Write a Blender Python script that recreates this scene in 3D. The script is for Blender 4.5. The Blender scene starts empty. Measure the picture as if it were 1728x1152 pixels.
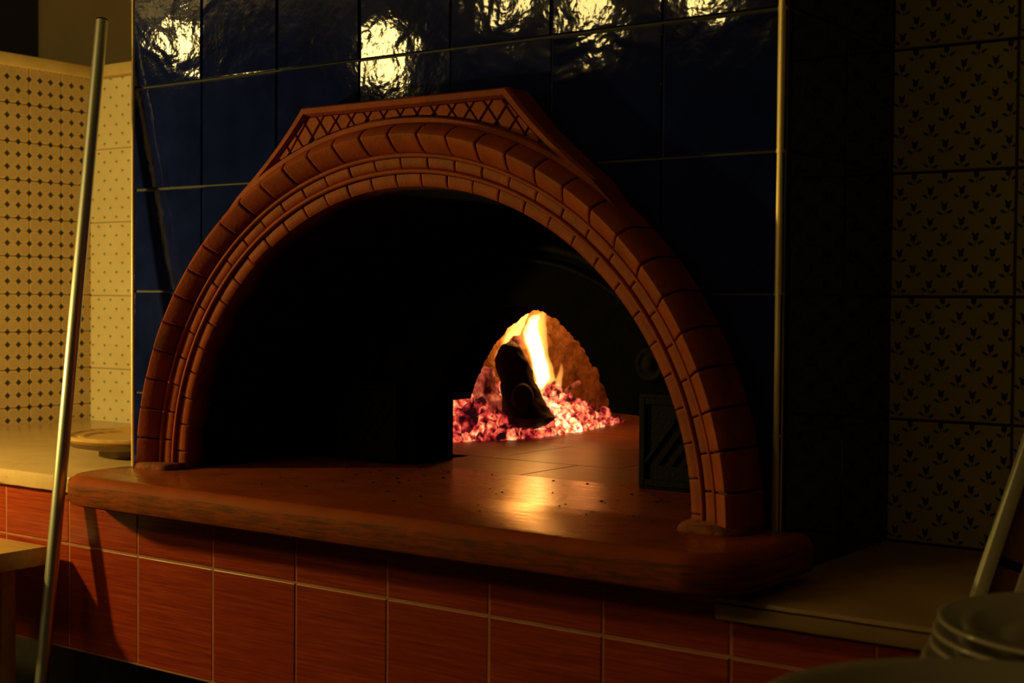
import bpy, bmesh, math, random
from math import sin, cos, pi, sqrt, radians
from mathutils import Vector, Matrix, noise

random.seed(7)
S = bpy.context.scene
COL = S.collection
UP = 1.93                       # every coordinate below is measured from a point 1.93 m above the floor

# ------------------------------------------------------------------ camera
YAW, PITCH, ROLL = 0.6236, -0.0281, -0.0084
cam_d = bpy.data.cameras.new('camera')
cam = bpy.data.objects.new('camera', cam_d)
COL.objects.link(cam)
M = (Matrix.Rotation(YAW, 3, 'Z') @ Matrix.Rotation(PITCH, 3, 'X') @ Matrix.Rotation(ROLL, 3, 'Y')).to_4x4()
M = M @ Matrix.Rotation(pi / 2, 4, 'X')
M.translation = Vector((2.2387, -1.8225, -0.6148 + UP))
cam.matrix_world = M
cam_d.sensor_width = 36.0
cam_d.lens = 2363.5 / 1728 * 36
cam_d.clip_start = 0.02
cam_d.dof.use_dof = True
cam_d.dof.focus_distance = 2.55
cam_d.dof.aperture_fstop = 6.0
S.camera = cam

# ------------------------------------------------------------------ view, world, lights
S.view_settings.view_transform = 'Standard'
S.view_settings.look = 'None'
S.view_settings.exposure = 0.0
S.view_settings.gamma = 1.0
S.view_settings.use_curve_mapping = False

W = bpy.data.worlds.new('night')
S.world = W
W.use_nodes = True
W.node_tree.nodes['Background'].inputs[0].default_value = (1.0, 0.62, 0.25, 1)
W.node_tree.nodes['Background'].inputs[1].default_value = 0.004


def lamp(name, loc, power, color, radius):
    d = bpy.data.lights.new(name, 'POINT')
    d.energy = power
    d.color = color
    d.shadow_soft_size = radius
    o = bpy.data.objects.new(name, d)
    o.location = (loc[0], loc[1], loc[2] + UP)
    COL.objects.link(o)
    return o


# the bulb at the left of the oven that lights the pale tiles
lamp('side_bulb', (-0.50, -0.69, -0.62), 35, (1.0, 0.69, 0.14), 0.025)
# row of warm ceiling lamps out in the dining room, seen mirrored in the blue glaze
for q, w in (((-3.55, -3.1, 0.76), 12), ((-2.0, -3.1, 0.50), 11), ((-1.3, -3.1, 0.68), 7), ((-0.9, -3.1, 0.59), 7), ((-0.38, -3.1, 0.63), 9)):
    lamp('ceiling_lamp', q, w, (1.0, 0.70, 0.22), 0.08)
# the fire
lamp('fire_glow', (0.25, 1.02, -0.62), 3.6, (1.0, 0.36, 0.06), 0.05)
lamp('ember_glow', (0.36, 1.10, -0.78), 0.35, (1.0, 0.30, 0.07), 0.04)

# ------------------------------------------------------------------ node helpers


class NT:
    def __init__(s, name):
        s.m = bpy.data.materials.new(name)
        s.m.use_nodes = True
        s.t = s.m.node_tree
        s.t.nodes.clear()
        s.out = s.t.nodes.new('ShaderNodeOutputMaterial')

    def n(s, kind, **kw):
        o = s.t.nodes.new(kind)
        for k, v in kw.items():
            setattr(o, k, v)
        return o

    def put(s, sock, v):
        if isinstance(v, bpy.types.NodeSocket):
            s.t.links.new(v, sock)
        elif isinstance(v, (tuple, list)) and len(v) == 3 and sock.type == 'RGBA':
            sock.default_value = (*v, 1)
        else:
            sock.default_value = v

    def math(s, op, a, b=0.0, c=0.0):
        o = s.n('ShaderNodeMath', operation=op)
        s.put(o.inputs[0], a)
        s.put(o.inputs[1], b)
        s.put(o.inputs[2], c)
        return o.outputs[0]

    def mix(s, fac, a, b, mode='MIX'):
        o = s.n('ShaderNodeMix', data_type='RGBA', blend_type=mode)
        s.put(o.inputs[0], fac)
        s.put(o.inputs[6], a)
        s.put(o.inputs[7], b)
        return o.outputs[2]

    def obj(s, scale=(1, 1, 1), shift=True):
        tc = s.n('ShaderNodeTexCoord')
        mp = s.n('ShaderNodeMapping')
        s.put(mp.inputs[0], tc.outputs['Object'])
        mp.inputs[3].default_value = scale
        if shift:
            oi = s.n('ShaderNodeObjectInfo')
            cm = s.n('ShaderNodeCombineXYZ')
            for i, k in enumerate((37.0, 91.0, 53.0)):
                s.put(cm.inputs[i], s.math('MULTIPLY', oi.outputs['Random'], k))
            s.put(mp.inputs[1], cm.outputs[0])
        return mp.outputs[0]

    def rand(s):
        return s.n('ShaderNodeObjectInfo').outputs['Random']

    def noise(s, vec, scale, detail=4.0, rough=0.55, dist=0.0):
        o = s.n('ShaderNodeTexNoise')
        s.put(o.inputs['Vector'], vec)
        o.inputs['Scale'].default_value = scale
        o.inputs['Detail'].default_value = detail
        o.inputs['Roughness'].default_value = rough
        o.inputs['Distortion'].default_value = dist
        return o.outputs['Fac']

    def ramp(s, fac, stops):
        o = s.n('ShaderNodeValToRGB')
        s.put(o.inputs[0], fac)
        e = o.color_ramp.elements
        while len(e) < len(stops):
            e.new(0.5)
        for el, (p, c) in zip(e, stops):
            el.position = p
            el.color = (*c, 1) if len(c) == 3 else c
        return o.outputs[0]

    def bump(s, h, strength, dist=0.01):
        o = s.n('ShaderNodeBump')
        o.inputs['Strength'].default_value = strength
        o.inputs['Distance'].default_value = dist
        s.put(o.inputs['Height'], h)
        return o.outputs[0]

    def bsdf(s, color, rough=0.5, metal=0.0, normal=None, spec=0.5, coat=0.0, emit=None, es=0.0):
        o = s.n('ShaderNodeBsdfPrincipled')
        s.put(o.inputs['Base Color'], color)
        s.put(o.inputs['Roughness'], rough)
        s.put(o.inputs['Metallic'], metal)
        s.put(o.inputs['Specular IOR Level'], spec)
        if coat:
            o.inputs['Coat Weight'].default_value = coat
            o.inputs['Coat Roughness'].default_value = 0.12
        if normal is not None:
            s.put(o.inputs['Normal'], normal)
        if emit is not None:
            s.put(o.inputs['Emission Color'], emit)
            s.put(o.inputs['Emission Strength'], es)
        s.t.links.new(o.outputs[0], s.out.inputs[0])
        return s.m

    def ellipse(s, x, y, cx, cy, rx, ry, a=0.0):
        dx, dy = s.math('SUBTRACT', x, cx), s.math('SUBTRACT', y, cy)
        u = s.math('ADD', s.math('MULTIPLY', dx, cos(a) / rx), s.math('MULTIPLY', dy, sin(a) / rx))
        v = s.math('ADD', s.math('MULTIPLY', dx, -sin(a) / ry), s.math('MULTIPLY', dy, cos(a) / ry))
        d = s.math('ADD', s.math('MULTIPLY', u, u), s.math('MULTIPLY', v, v))
        return s.math('LESS_THAN', d, 1.0)

    def xy(s):
        tc = s.n('ShaderNodeTexCoord')
        sp = s.n('ShaderNodeSeparateXYZ')
        s.put(sp.inputs[0], tc.outputs['Object'])
        return sp.outputs[0], sp.outputs[1], sp.outputs[2]

    def cell(s, v, pitch, off):
        f = s.math('FRACT', s.math('ADD', s.math('DIVIDE', v, pitch), off))
        return s.math('MULTIPLY', s.math('SUBTRACT', f, 0.5), pitch)


def plain(name, color, rough=0.6, metal=0.0, var=0.25, scale=12, bump=0.1, bscale=60, spec=0.5, stretch=(1, 1, 1)):
    n = NT(name)
    v = n.obj(stretch)
    f = n.noise(v, scale)
    c2 = tuple(c * (1 - var) for c in color)
    c1 = tuple(min(1, c * (1 + var)) for c in color)
    c = n.ramp(f, [(0.3, c2), (0.7, c1)])
    return n.bsdf(c, rough, metal, n.bump(n.noise(v, bscale), bump, 0.004) if bump else None, spec)


# ------------------------------------------------------------------ materials
def mat_blue():
    n = NT('blue_glaze')
    v = n.obj()
    base = n.ramp(n.noise(v, 14, 5), [(0.3, (0.0036, 0.0068, 0.058)), (0.7, (0.0068, 0.0125, 0.110))])
    big = n.noise(v, 8, 2.0, 0.5, 0.8)
    mid = n.noise(v, 36, 2.0, 0.5)
    small = n.noise(v, 170, 1.5, 0.5)
    h = n.math('ADD', n.math('ADD', n.math('MULTIPLY', big, 1.5), n.math('MULTIPLY', mid, 0.34)), n.math('MULTIPLY', small, 0.06))
    return n.bsdf(base, 0.045, 0.0, n.bump(h, 0.22, 0.004), 0.55)


def mat_salmon():
    n = NT('salmon_glaze')
    v = n.obj((1.0, 26.0, 1.0))
    streak = n.noise(v, 7, 5, 0.62)
    fine = n.noise(n.obj((3.0, 130.0, 1.0)), 6, 3)
    f = n.math('ADD', n.math('MULTIPLY', streak, 0.6), n.math('MULTIPLY', fine, 0.4))
    c = n.ramp(f, [(0.36, (0.17, 0.017, 0.005)), (0.50, (0.26, 0.031, 0.009)), (0.64, (0.36, 0.058, 0.017))])
    x, y, z = n.xy()
    c = n.mix(n.math('MULTIPLY', n.rand(), 0.25), c, (0.20, 0.018, 0.007))
    return n.bsdf(c, 0.33, 0.0, n.bump(f, 0.10, 0.002), 0.35)


def mat_dots():
    n = NT('cement_diamond_print')
    x, y, z = n.xy()
    a = n.math('ABSOLUTE', n.cell(x, 1 / 30, 0.5))
    b = n.math('ABSOLUTE', n.cell(y, 1 / 30, 0.5))
    dia = n.math('LESS_THAN', n.math('ADD', a, b), 0.0086)
    a2 = n.cell(x, 1 / 30, 0.0)
    b2 = n.cell(y, 1 / 30, 0.0)
    r = n.math('SQRT', n.math('ADD', n.math('MULTIPLY', a2, a2), n.math('MULTIPLY', b2, b2)))
    ring = n.math('LESS_THAN', n.math('ABSOLUTE', n.math('SUBTRACT', r, 0.0085)), 0.0014)
    ring2 = n.math('LESS_THAN', r, 0.003)
    line = n.math('LESS_THAN', n.math('MINIMUM', a, b), 0.0006)
    bg = n.ramp(n.noise(n.obj(), 30), [(0.3, (0.50, 0.36, 0.21)), (0.7, (0.57, 0.415, 0.25))])
    bg = n.mix(n.math('MULTIPLY', n.math('MAXIMUM', ring, ring2), 0.30), bg, (0.17, 0.17, 0.12))
    bg = n.mix(n.math('MULTIPLY', line, 0.35), bg, (0.16, 0.13, 0.09))
    c = n.mix(n.math('MULTIPLY', dia, 0.97), bg, (0.012, 0.014, 0.014))
    return n.bsdf(c, 0.40, 0.0, None, 0.4)


def lattice(n, motif):
    x, y, z = n.xy()
    return motif(n.cell(x, 0.05, 0.25), n.cell(y, 0.05, 0.25), 1), motif(n.cell(x, 0.05, 0.75), n.cell(y, 0.05, 0.75), -1)


def mat_cream():
    n = NT('cream_sprig_print')

    def motif(x, y, s):
        cap = n.ellipse(x, y, 0.0, 0.0, 0.0056, 0.0024)
        cap = n.math('MULTIPLY', cap, n.math('GREATER_THAN', y, -0.0012))
        stem = n.ellipse(x, y, 0.0, -0.0025, 0.0011, 0.0036)
        top = n.ellipse(x, y, 0.0, 0.0022, 0.0024, 0.0020)
        return n.math('MAXIMUM', n.math('MAXIMUM', cap, stem), top)
    A, B = lattice(n, motif)
    bg = n.ramp(n.noise(n.obj(), 9), [(0.3, (0.70, 0.60, 0.40)), (0.7, (0.78, 0.67, 0.46))])
    c = n.mix(n.math('MULTIPLY', n.math('MAXIMUM', A, B), 0.85), bg, (0.13, 0.135, 0.09))
    return n.bsdf(c, 0.25, 0.0, None, 0.4)


def mat_flower():
    n = NT('cream_tulip_print')
    blue, green = [], []

    def motif(x, y, s):
        x, y = n.math('MULTIPLY', x, 1.12), n.math('MULTIPLY', y, 1.12)
        t = n.math('MAXIMUM', n.ellipse(x, y, s * 0.0015, 0.0045, 0.0048, 0.0058, 0.0),
                   n.math('MAXIMUM', n.ellipse(x, y, s * 0.0050, 0.0098, 0.0020, 0.0042, -0.4 * s),
                          n.ellipse(x, y, s * -0.0025, 0.0095, 0.0018, 0.0040, 0.4 * s)))
        l1 = n.ellipse(x, y, s * -0.0085, -0.0040, 0.0060, 0.0026, 0.55 * s * -1)
        l2 = n.ellipse(x, y, s * 0.0095, -0.0070, 0.0058, 0.0027, -0.45 * s * -1)
        st = n.ellipse(x, y, 0.0, -0.004, 0.0007, 0.0075, 0.25 * s)
        blue.append(t)
        green.append(n.math('MAXIMUM', n.math('MAXIMUM', l1, l2), st))
        return t
    lattice(n, motif)
    bg = n.ramp(n.noise(n.obj(), 9), [(0.3, (0.74, 0.68, 0.41)), (0.7, (0.82, 0.76, 0.48))])
    c = n.mix(n.math('MULTIPLY', n.math('MAXIMUM', *green), 0.9), bg, (0.035, 0.085, 0.05))
    c = n.mix(n.math('MULTIPLY', n.math('MAXIMUM', *blue), 0.95), c, (0.02, 0.03, 0.075))
    return n.bsdf(c, 0.3, 0.0, None, 0.4)


def mat_terracotta(name='terracotta', soot=0.35):
    n = NT(name)
    v = n.obj()
    c = n.ramp(n.noise(v, 26, 6, 0.6), [(0.28, (0.21, 0.033, 0.006)), (0.55, (0.30, 0.047, 0.008)), (0.75, (0.36, 0.062, 0.011))])
    stain = n.ramp(n.noise(n.obj(), 9, 5, 0.65), [(0.52, (0, 0, 0)), (0.72, (1, 1, 1))])
    c = n.mix(n.math('MULTIPLY', stain, soot), c, (0.075, 0.042, 0.014))
    return n.bsdf(c, 0.62, 0.0, n.bump(n.noise(v, 170, 5, 0.6), 0.22, 0.003), 0.25)


def mat_slab():
    n = NT('red_hearth_paint')
    v = n.obj((1, 1, 1), False)
    c = n.ramp(n.noise(v, 9, 7, 0.62), [(0.3, (0.19, 0.034, 0.006)), (0.55, (0.28, 0.052, 0.009)), (0.75, (0.30, 0.068, 0.013))])
    x, y, z = n.xy()
    # worn, sooty rim low on the front edge
    low = n.ramp(n.math('ADD', n.math('MULTIPLY', z, -16.0), n.math('MULTIPLY', n.noise(n.obj((2, 2, 30), False), 6, 7, 0.7), 0.8)),
                 [(0.0, (0, 0, 0)), (1.0, (1, 1, 1))])
    dirt = n.ramp(n.noise(n.obj((2.0, 1, 22), False), 8, 7, 0.7), [(0.44, (0, 0, 0)), (0.6, (1, 1, 1))])
    side = n.math('LESS_THAN', z, -0.950)
    c = n.mix(n.math('MULTIPLY', n.math('MULTIPLY', dirt, side), 0.75), c, (0.045, 0.032, 0.012))
    ash = n.ramp(n.noise(n.obj((1.2, 3.5, 1), False), 6, 6, 0.68), [(0.52, (0, 0, 0)), (0.70, (1, 1, 1))])
    c = n.mix(n.math('MULTIPLY', ash, 0.35), c, (0.10, 0.072, 0.030))
    rough = n.math('ADD', 0.19, n.math('MULTIPLY', n.noise(n.obj((1, 4, 1), False), 14, 4), 0.20))
    edge = n.math('LESS_THAN', z, -0.9362)
    rough = n.math('ADD', rough, n.math('MULTIPLY', edge, 0.40))
    spec = n.math('SUBTRACT', 0.5, n.math('MULTIPLY', edge, 0.42))
    return n.bsdf(c, rough, 0.0, n.bump(n.noise(n.obj((1, 2.5, 1), False), 20, 5, 0.6), 0.10, 0.004), spec)


def mat_soot():
    n = NT('soot')
    v = n.obj((1, 1, 1), False)
    c = n.ramp(n.noise(v, 18, 6, 0.6), [(0.3, (0.0025, 0.002, 0.0017)), (0.75, (0.006, 0.005, 0.0035))])
    return n.bsdf(c, 0.85, 0.0, n.bump(n.noise(v, 80, 5), 0.4, 0.005), 0.05)


def mat_barrel():
    n = NT('sooty_barrel')
    v = n.obj((1, 1, 1), False)
    x, y, z = n.xy()
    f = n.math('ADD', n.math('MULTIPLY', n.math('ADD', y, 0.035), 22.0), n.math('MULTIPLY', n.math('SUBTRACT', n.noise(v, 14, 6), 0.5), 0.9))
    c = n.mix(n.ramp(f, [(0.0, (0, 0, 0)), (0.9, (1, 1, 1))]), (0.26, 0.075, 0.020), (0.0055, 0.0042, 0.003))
    return n.bsdf(c, 0.8, 0.0, n.bump(n.noise(v, 90, 5), 0.3, 0.004), 0.15)


def mat_dome():
    n = NT('refractory_render')
    v = n.obj((1, 1, 1), False)
    c = n.ramp(n.noise(v, 30, 6, 0.65), [(0.3, (0.24, 0.10, 0.034)), (0.7, (0.50, 0.23, 0.08))])
    return n.bsdf(c, 0.9, 0.0, n.bump(n.noise(v, 75, 5, 0.7), 1.0, 0.022), 0.05)


def mat_paver():
    n = NT('hearth_paver')
    v = n.obj()
    c = n.ramp(n.noise(v, 13, 6, 0.62), [(0.3, (0.12, 0.034, 0.010)), (0.7, (0.25, 0.080, 0.022))])
    ash = n.ramp(n.noise(n.obj((1, 1, 1)), 30, 6, 0.7), [(0.5, (0, 0, 0)), (0.7, (1, 1, 1))])
    c = n.mix(n.math('MULTIPLY', ash, 0.5), c, (0.055, 0.040, 0.018))
    return n.bsdf(c, 0.40, 0.0, n.bump(n.noise(v, 60, 5), 0.2, 0.003), 0.25)


def mat_coal(name, shift, gain):
    n = NT(name)
    v = n.obj()
    f = n.math('ADD', n.math('ADD', n.math('MULTIPLY', n.math('SUBTRACT', n.noise(v, 0.75, 2.5, 0.55), 0.5), 1.9), 0.5), shift)
    f = n.math('ADD', f, n.math('MULTIPLY', n.math('SUBTRACT', n.rand(), 0.5), 0.12))
    e = n.ramp(f, [(0.28, (0.012, 0.002, 0.003)), (0.42, (0.16, 0.006, 0.010)), (0.56, (0.62, 0.040, 0.028)),
                   (0.70, (1.0, 0.15, 0.070)), (0.84, (1.0, 0.36, 0.12)), (0.97, (1.0, 0.70, 0.28))])
    return n.bsdf((0.022, 0.015, 0.013), 0.9, 0.0, n.bump(n.noise(v, 2.5, 4), 0.5, 0.2), 0.1, emit=e, es=gain)


def mat_flame(name, color, strength):
    n = NT(name)
    e = n.n('ShaderNodeEmission')
    n.put(e.inputs[0], color)
    e.inputs[1].default_value = strength
    n.t.links.new(e.outputs[0], n.out.inputs['Volume'])
    return n.m


def mat_char():
    n = NT('charred_wood')
    v = n.obj((1, 1, 0.35), False)
    f = n.noise(v, 40, 6, 0.65)
    c = n.ramp(f, [(0.3, (0.004, 0.003, 0.003)), (0.7, (0.022, 0.010, 0.007))])
    return n.bsdf(c, 0.75, 0.0, n.bump(f, 0.6, 0.006), 0.3)


def mat_ashlog():
    n = NT('ash_coated_ember_wood')
    v = n.obj((1, 1, 0.4))
    f = n.noise(v, 38, 5, 0.6)
    e = n.ramp(f, [(0.40, (0.02, 0.0, 0.0)), (0.52, (0.36, 0.035, 0.022)), (0.66, (1.0, 0.22, 0.09))])
    c = n.ramp(f, [(0.3, (0.03, 0.02, 0.02)), (0.6, (0.14, 0.08, 0.06))])
    return n.bsdf(c, 0.9, 0.0, n.bump(f, 0.4, 0.005), 0.1, emit=e, es=0.7)


def mat_wood(name, a, b, rough=0.45, stretch=(1, 14, 14), scale=5):
    n = NT(name)
    v = n.obj(stretch)
    f = n.noise(v, scale, 5, 0.6, 0.4)
    c = n.ramp(f, [(0.3, a), (0.7, b)])
    return n.bsdf(c, rough, 0.0, n.bump(f, 0.08, 0.003), 0.4)


def mat_marble(name='yellowed_marble', a=(0.48, 0.33, 0.18), b=(0.62, 0.44, 0.25), rough=0.22):
    n = NT(name)
    v = n.obj((1, 1, 1), False)
    c = n.ramp(n.noise(v, 7, 6, 0.65), [(0.3, a), (0.7, b)])
    d = n.ramp(n.noise(n.obj((1, 1, 2.5), False), 22, 7, 0.72), [(0.60, (0, 0, 0)), (0.72, (1, 1, 1))])
    c = n.mix(n.math('MULTIPLY', d, 0.55), c, (0.15, 0.10, 0.05))
    return n.bsdf(c, rough, 0.0, n.bump(n.noise(v, 45, 5), 0.06, 0.003), 0.45)


BLUE, SALMON, DOTS, CREAM, FLOWER = mat_blue(), mat_salmon(), mat_dots(), mat_cream(), mat_flower()
TERRA, SLAB, SOOT, BARREL, DOME, PAVER = mat_terracotta(), mat_slab(), mat_soot(), mat_barrel(), mat_dome(), mat_paver()
TERRA_DARK = plain('terracotta_joint', (0.085, 0.020, 0.004), 0.85, var=0.4, bump=0.3)
TERRA_CEM = plain('foot_mortar', (0.16, 0.035, 0.008), 0.9, var=0.6, scale=40, bump=0.8, bscale=90)
GROUT_DARK = plain('dark_grout', (0.026, 0.029, 0.024), 0.7, var=0.3, bump=0.1)
GROUT_RED = plain('buff_grout', (0.34, 0.125, 0.05), 0.8, var=0.3, bump=0.1)
GROUT_CREAM = plain('cream_grout', (0.42, 0.31, 0.16), 0.8, var=0.2, bump=0.1)
GROUT_BROWN = plain('brown_grout', (0.12, 0.085, 0.045), 0.8, var=0.2, bump=0.1)
IRON = plain('blackened_iron', (0.0055, 0.0055, 0.0035), 0.7, 0.0, var=0.4, bump=0.4, bscale=150, spec=0.10)
STEEL = plain('brushed_steel', (0.56, 0.57, 0.50), 0.40, 1.0, var=0.12, scale=8, bump=0.03, bscale=200, stretch=(1, 1, 0.05))
RAIL = plain('bright_rail_steel', (0.74, 0.72, 0.56), 0.35, 0.2, var=0.12, scale=8, bump=0.03, bscale=200)  # pale colour stands in for the bright reflection along the steel rails
BRASS = plain('brass_corner_strip', (0.85, 0.66, 0.32), 0.42, 0.7, var=0.15, scale=10, bump=0.04, bscale=80)
PAINT = plain('cream_ledge_paint', (0.60, 0.45, 0.22), 0.55, var=0.12, scale=10, bump=0.12, bscale=70)
PLASTER = plain('drab_plaster', (0.36, 0.28, 0.165), 0.85, var=0.10, scale=3, bump=0.1, bscale=30)
CEIL = plain('ceiling_paint', (0.55, 0.5, 0.4), 0.9, var=0.05, bump=0.0)
FLOORM = plain('dark_floor', (0.05, 0.035, 0.022), 0.6, var=0.3, scale=5, bump=0.1)
VOID = plain('dark_masonry', (0.018, 0.014, 0.010), 0.9, var=0.4, bump=0.3)
MARBLE = mat_marble()
MARBLE_DIM = mat_marble('dimmed_marble', (0.34, 0.205, 0.085), (0.46, 0.29, 0.13), 0.42)  # same marble, its colour darkened to carry the shade on the right counter
WOODPLATE = mat_wood('pale_wood', (0.42, 0.23, 0.075), (0.62, 0.38, 0.14))
WOODUNDER = mat_wood('darker_wood', (0.10, 0.06, 0.028), (0.24, 0.15, 0.07))  # darker tone for the underside and foot of the plate
TABLEW = mat_wood('table_wood', (0.44, 0.25, 0.075), (0.56, 0.34, 0.12))
RACKW = mat_wood('brown_wood', (0.13, 0.055, 0.018), (0.26, 0.12, 0.04), stretch=(14, 14, 1))
CERAMIC = plain('white_glazed_china', (0.36, 0.32, 0.26), 0.14, var=0.03, bump=0.0)
CHAR, ASHLOG = mat_char(), mat_ashlog()
COAL_HOT, COAL_MID, COAL_DULL = mat_coal('coal_hot', 0.15, 1.1), mat_coal('coal_warm', 0.03, 1.0), mat_coal('coal_dull', -0.13, 0.9)
COAL_WHITE = mat_coal('coal_white_hot', 0.30, 3.2)
FLAME_O = mat_flame('flame_orange', (1.0, 0.42, 0.07), 30)
FLAME_Y = mat_flame('flame_yellow', (1.0, 0.62, 0.20), 150)
FLAME_B = mat_flame('flame_broad', (1.0, 0.46, 0.09), 75)
FLAME_T = mat_flame('flame_tip', (1.0, 0.40, 0.08), 40)
LEAF = plain('dark_leaf', (0.025, 0.05, 0.012), 0.5, var=0.4, bump=0.1)
POT = plain('red_pot', (0.10, 0.022, 0.012), 0.6, var=0.3, bump=0.1)
ASHBED = mat_coal('ash_bed', -0.06, 0.6)


# ------------------------------------------------------------------ mesh helpers
def mesh(name, verts, faces, m, smooth=False):
    me = bpy.data.meshes.new(name)
    me.from_pydata([tuple(v) for v in verts], [], faces)
    me.materials.append(m)
    bm = bmesh.new()
    bm.from_mesh(me)
    bmesh.ops.recalc_face_normals(bm, faces=bm.faces[:])
    bm.to_mesh(me)
    bm.free()
    if smooth:
        me.polygons.foreach_set('use_smooth', [True] * len(me.polygons))
    me.update()
    return me


def obj(name, me, parent=None, loc=(0, 0, 0), rot=None, **props):
    o = bpy.data.objects.new(name, me)
    COL.objects.link(o)
    if parent is not None:
        o.parent = parent
    if rot is not None:
        mw = rot.to_4x4()
        mw.translation = Vector(loc)
        o.matrix_basis = mw
    else:
        o.location = loc
    for k, v in props.items():
        o[k] = v
    return o


def empty(name, loc=(0, 0, 0), **props):
    return obj(name, None, None, loc, **props)


class MB:
    def __init__(s):
        s.v, s.f = [], []

    def add(s, verts, faces):
        k = len(s.v)
        s.v += [Vector(v) for v in verts]
        s.f += [tuple(i + k for i in f) for f in faces]
        return s

    def box(s, x0, x1, y0, y1, z0, z1, b=0.0, T=None):
        """box, all twelve edges chamfered by b"""
        if b <= 0:
            v = [(x, y, z) for z in (z0, z1) for y in (y0, y1) for x in (x0, x1)]
            f = [(0, 1, 3, 2), (4, 5, 7, 6), (0, 1, 5, 4), (2, 3, 7, 6), (0, 2, 6, 4), (1, 3, 7, 5)]
        else:
            bm = bmesh.new()
            bmesh.ops.create_cube(bm, size=1)
            for w in bm.verts:
                w.co = Vector(((x0 + x1) / 2 + w.co.x * (x1 - x0), (y0 + y1) / 2 + w.co.y * (y1 - y0), (z0 + z1) / 2 + w.co.z * (z1 - z0)))
            bmesh.ops.bevel(bm, geom=bm.edges[:], offset=b, segments=2, profile=0.5, affect='EDGES')
            bm.verts.index_update()
            v = [w.co.copy() for w in bm.verts]
            f = [tuple(w.index for w in q.verts) for q in bm.faces]
            bm.free()
        if T is not None:
            v = [T @ Vector(w) for w in v]
        return s.add(v, f)

    def loft(s, rings, closed=True, caps=True):
        n = len(rings[0])
        v = [p for r in rings for p in r]
        f = []
        for i in range(len(rings) - 1):
            for j in range(n if closed else n - 1):
                a, b = i * n + j, i * n + (j + 1) % n
                f.append((a, b, b + n, a + n))
        if caps:
            f.append(tuple(range(n)))
            f.append(tuple(range((len(rings) - 1) * n, len(rings) * n)))
        return s.add(v, f)

    def lathe(s, prof, seg=48, T=None):
        rings = [[Vector((r * cos(2 * pi * k / seg), r * sin(2 * pi * k / seg), z)) for k in range(seg)] for r, z in prof]
        if T is not None:
            rings = [[T @ p for p in r] for r in rings]
        return s.loft(rings)

    def tube(s, pts, rad, seg=12):
        rings = []
        for i, p in enumerate(pts):
            p = Vector(p)
            d = (Vector(pts[min(i + 1, len(pts) - 1)]) - Vector(pts[max(i - 1, 0)])).normalized()
            a = d.cross(Vector((0, 1, 0)))
            if a.length < 0.1:
                a = d.cross(Vector((1, 0, 0)))
            a.normalize()
            b = d.cross(a)
            r = rad[i] if isinstance(rad, (list, tuple)) else rad
            rings.append([p + a * r * cos(2 * pi * k / seg) + b * r * sin(2 * pi * k / seg) for k in range(seg)])
        return s.loft(rings)

    def build(s, name, m, parent=None, smooth=False, loc=(0, 0, 0), rot=None, **props):
        return obj(name, mesh(name, s.v, s.f, m, smooth), parent, loc, rot, **props)


def auto_smooth(o, deg=35):
    me = o.data
    bm = bmesh.new()
    bm.from_mesh(me)
    for f in bm.faces:
        f.smooth = True
    for e in bm.edges:
        if len(e.link_faces) == 2 and e.calc_face_angle(0) > radians(deg):
            e.smooth = False
    bm.to_mesh(me)
    bm.free()
    return o


# ------------------------------------------------------------------ tiled walls
def tile_mesh(name, m, w, h, t, x0=0.0, y0=0.0, b=0.0022):
    """a tile in its own xy plane, front towards +z, rounded rim"""
    rings = []
    for ins, z in ((0, 0), (0, t - b), (b * 0.3, t - b * 0.3), (b, t)):
        rings.append([(x0 + ins, y0 + ins, z), (x0 + w - ins, y0 + ins, z), (x0 + w - ins, y0 + h - ins, z), (x0 + ins, y0 + h - ins, z)])
    mb = MB().loft([[Vector(p) for p in r] for r in rings])
    return mesh(name, mb.v, mb.f, m)


def basis(u, v, n):
    return Matrix((u, v, n)).transposed()


def tile_wall(parent, m, origin, u, v, n, cols, rows, pitch, gap, u_lim, v_lim, thick=0.008, tilt=0.0, cut=None, name='tile', rng=None):
    """tiles at origin + pitch * (i, j); clipped to the given limits along u and v; cut(x) gives a lower curve"""
    rng = rng or random.Random(3)
    u, v, n = Vector(u), Vector(v), Vector(n)
    full = tile_mesh(name, m, pitch - gap, pitch - gap, thick)
    made = []
    for j in rows:
        for i in cols:
            a0, a1 = max(i * pitch, u_lim[0]), min((i + 1) * pitch, u_lim[1])
            b0, b1 = max(j * pitch, v_lim[0]), min((j + 1) * pitch, v_lim[1])
            if a1 - a0 < 0.012 or b1 - b0 < 0.012:
                continue
            me = full
            if cut is not None:
                st = cut(a0 + gap / 2, a1 - gap / 2, b0 + gap / 2, b1 - gap / 2)
                if st is None:
                    continue
                if st != 'full':
                    mb = MB()
                    o = Vector((i * pitch + gap / 2, j * pitch + gap / 2, 0))
                    for (xa, xb, za, zb, ztop) in st:
                        mb.add([Vector((x, y, z)) - o for z in (0, thick) for x, y in ((xa, za), (xb, zb), (xb, ztop), (xa, ztop))],
                               [(4, 5, 6, 7), (0, 1, 2, 3), (0, 1, 5, 4), (2, 3, 7, 6)])
                    me = mesh(name, mb.v, mb.f, m)
            if me is full and (a1 - a0 < pitch - 1e-6 or b1 - b0 < pitch - 1e-6):
                me = tile_mesh(name, m, a1 - a0 - gap, b1 - b0 - gap, thick, a0 - i * pitch, b0 - j * pitch)
            R = basis(u, v, n)
            if tilt:
                R = R @ Matrix.Rotation(rng.uniform(-tilt, tilt), 3, 'X') @ Matrix.Rotation(rng.uniform(-tilt, tilt), 3, 'Y')
            p = Vector(origin) + u * (i * pitch + gap / 2) + v * (j * pitch + gap / 2)
            made.append(obj(name, me, parent, p, R))
    return made


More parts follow.
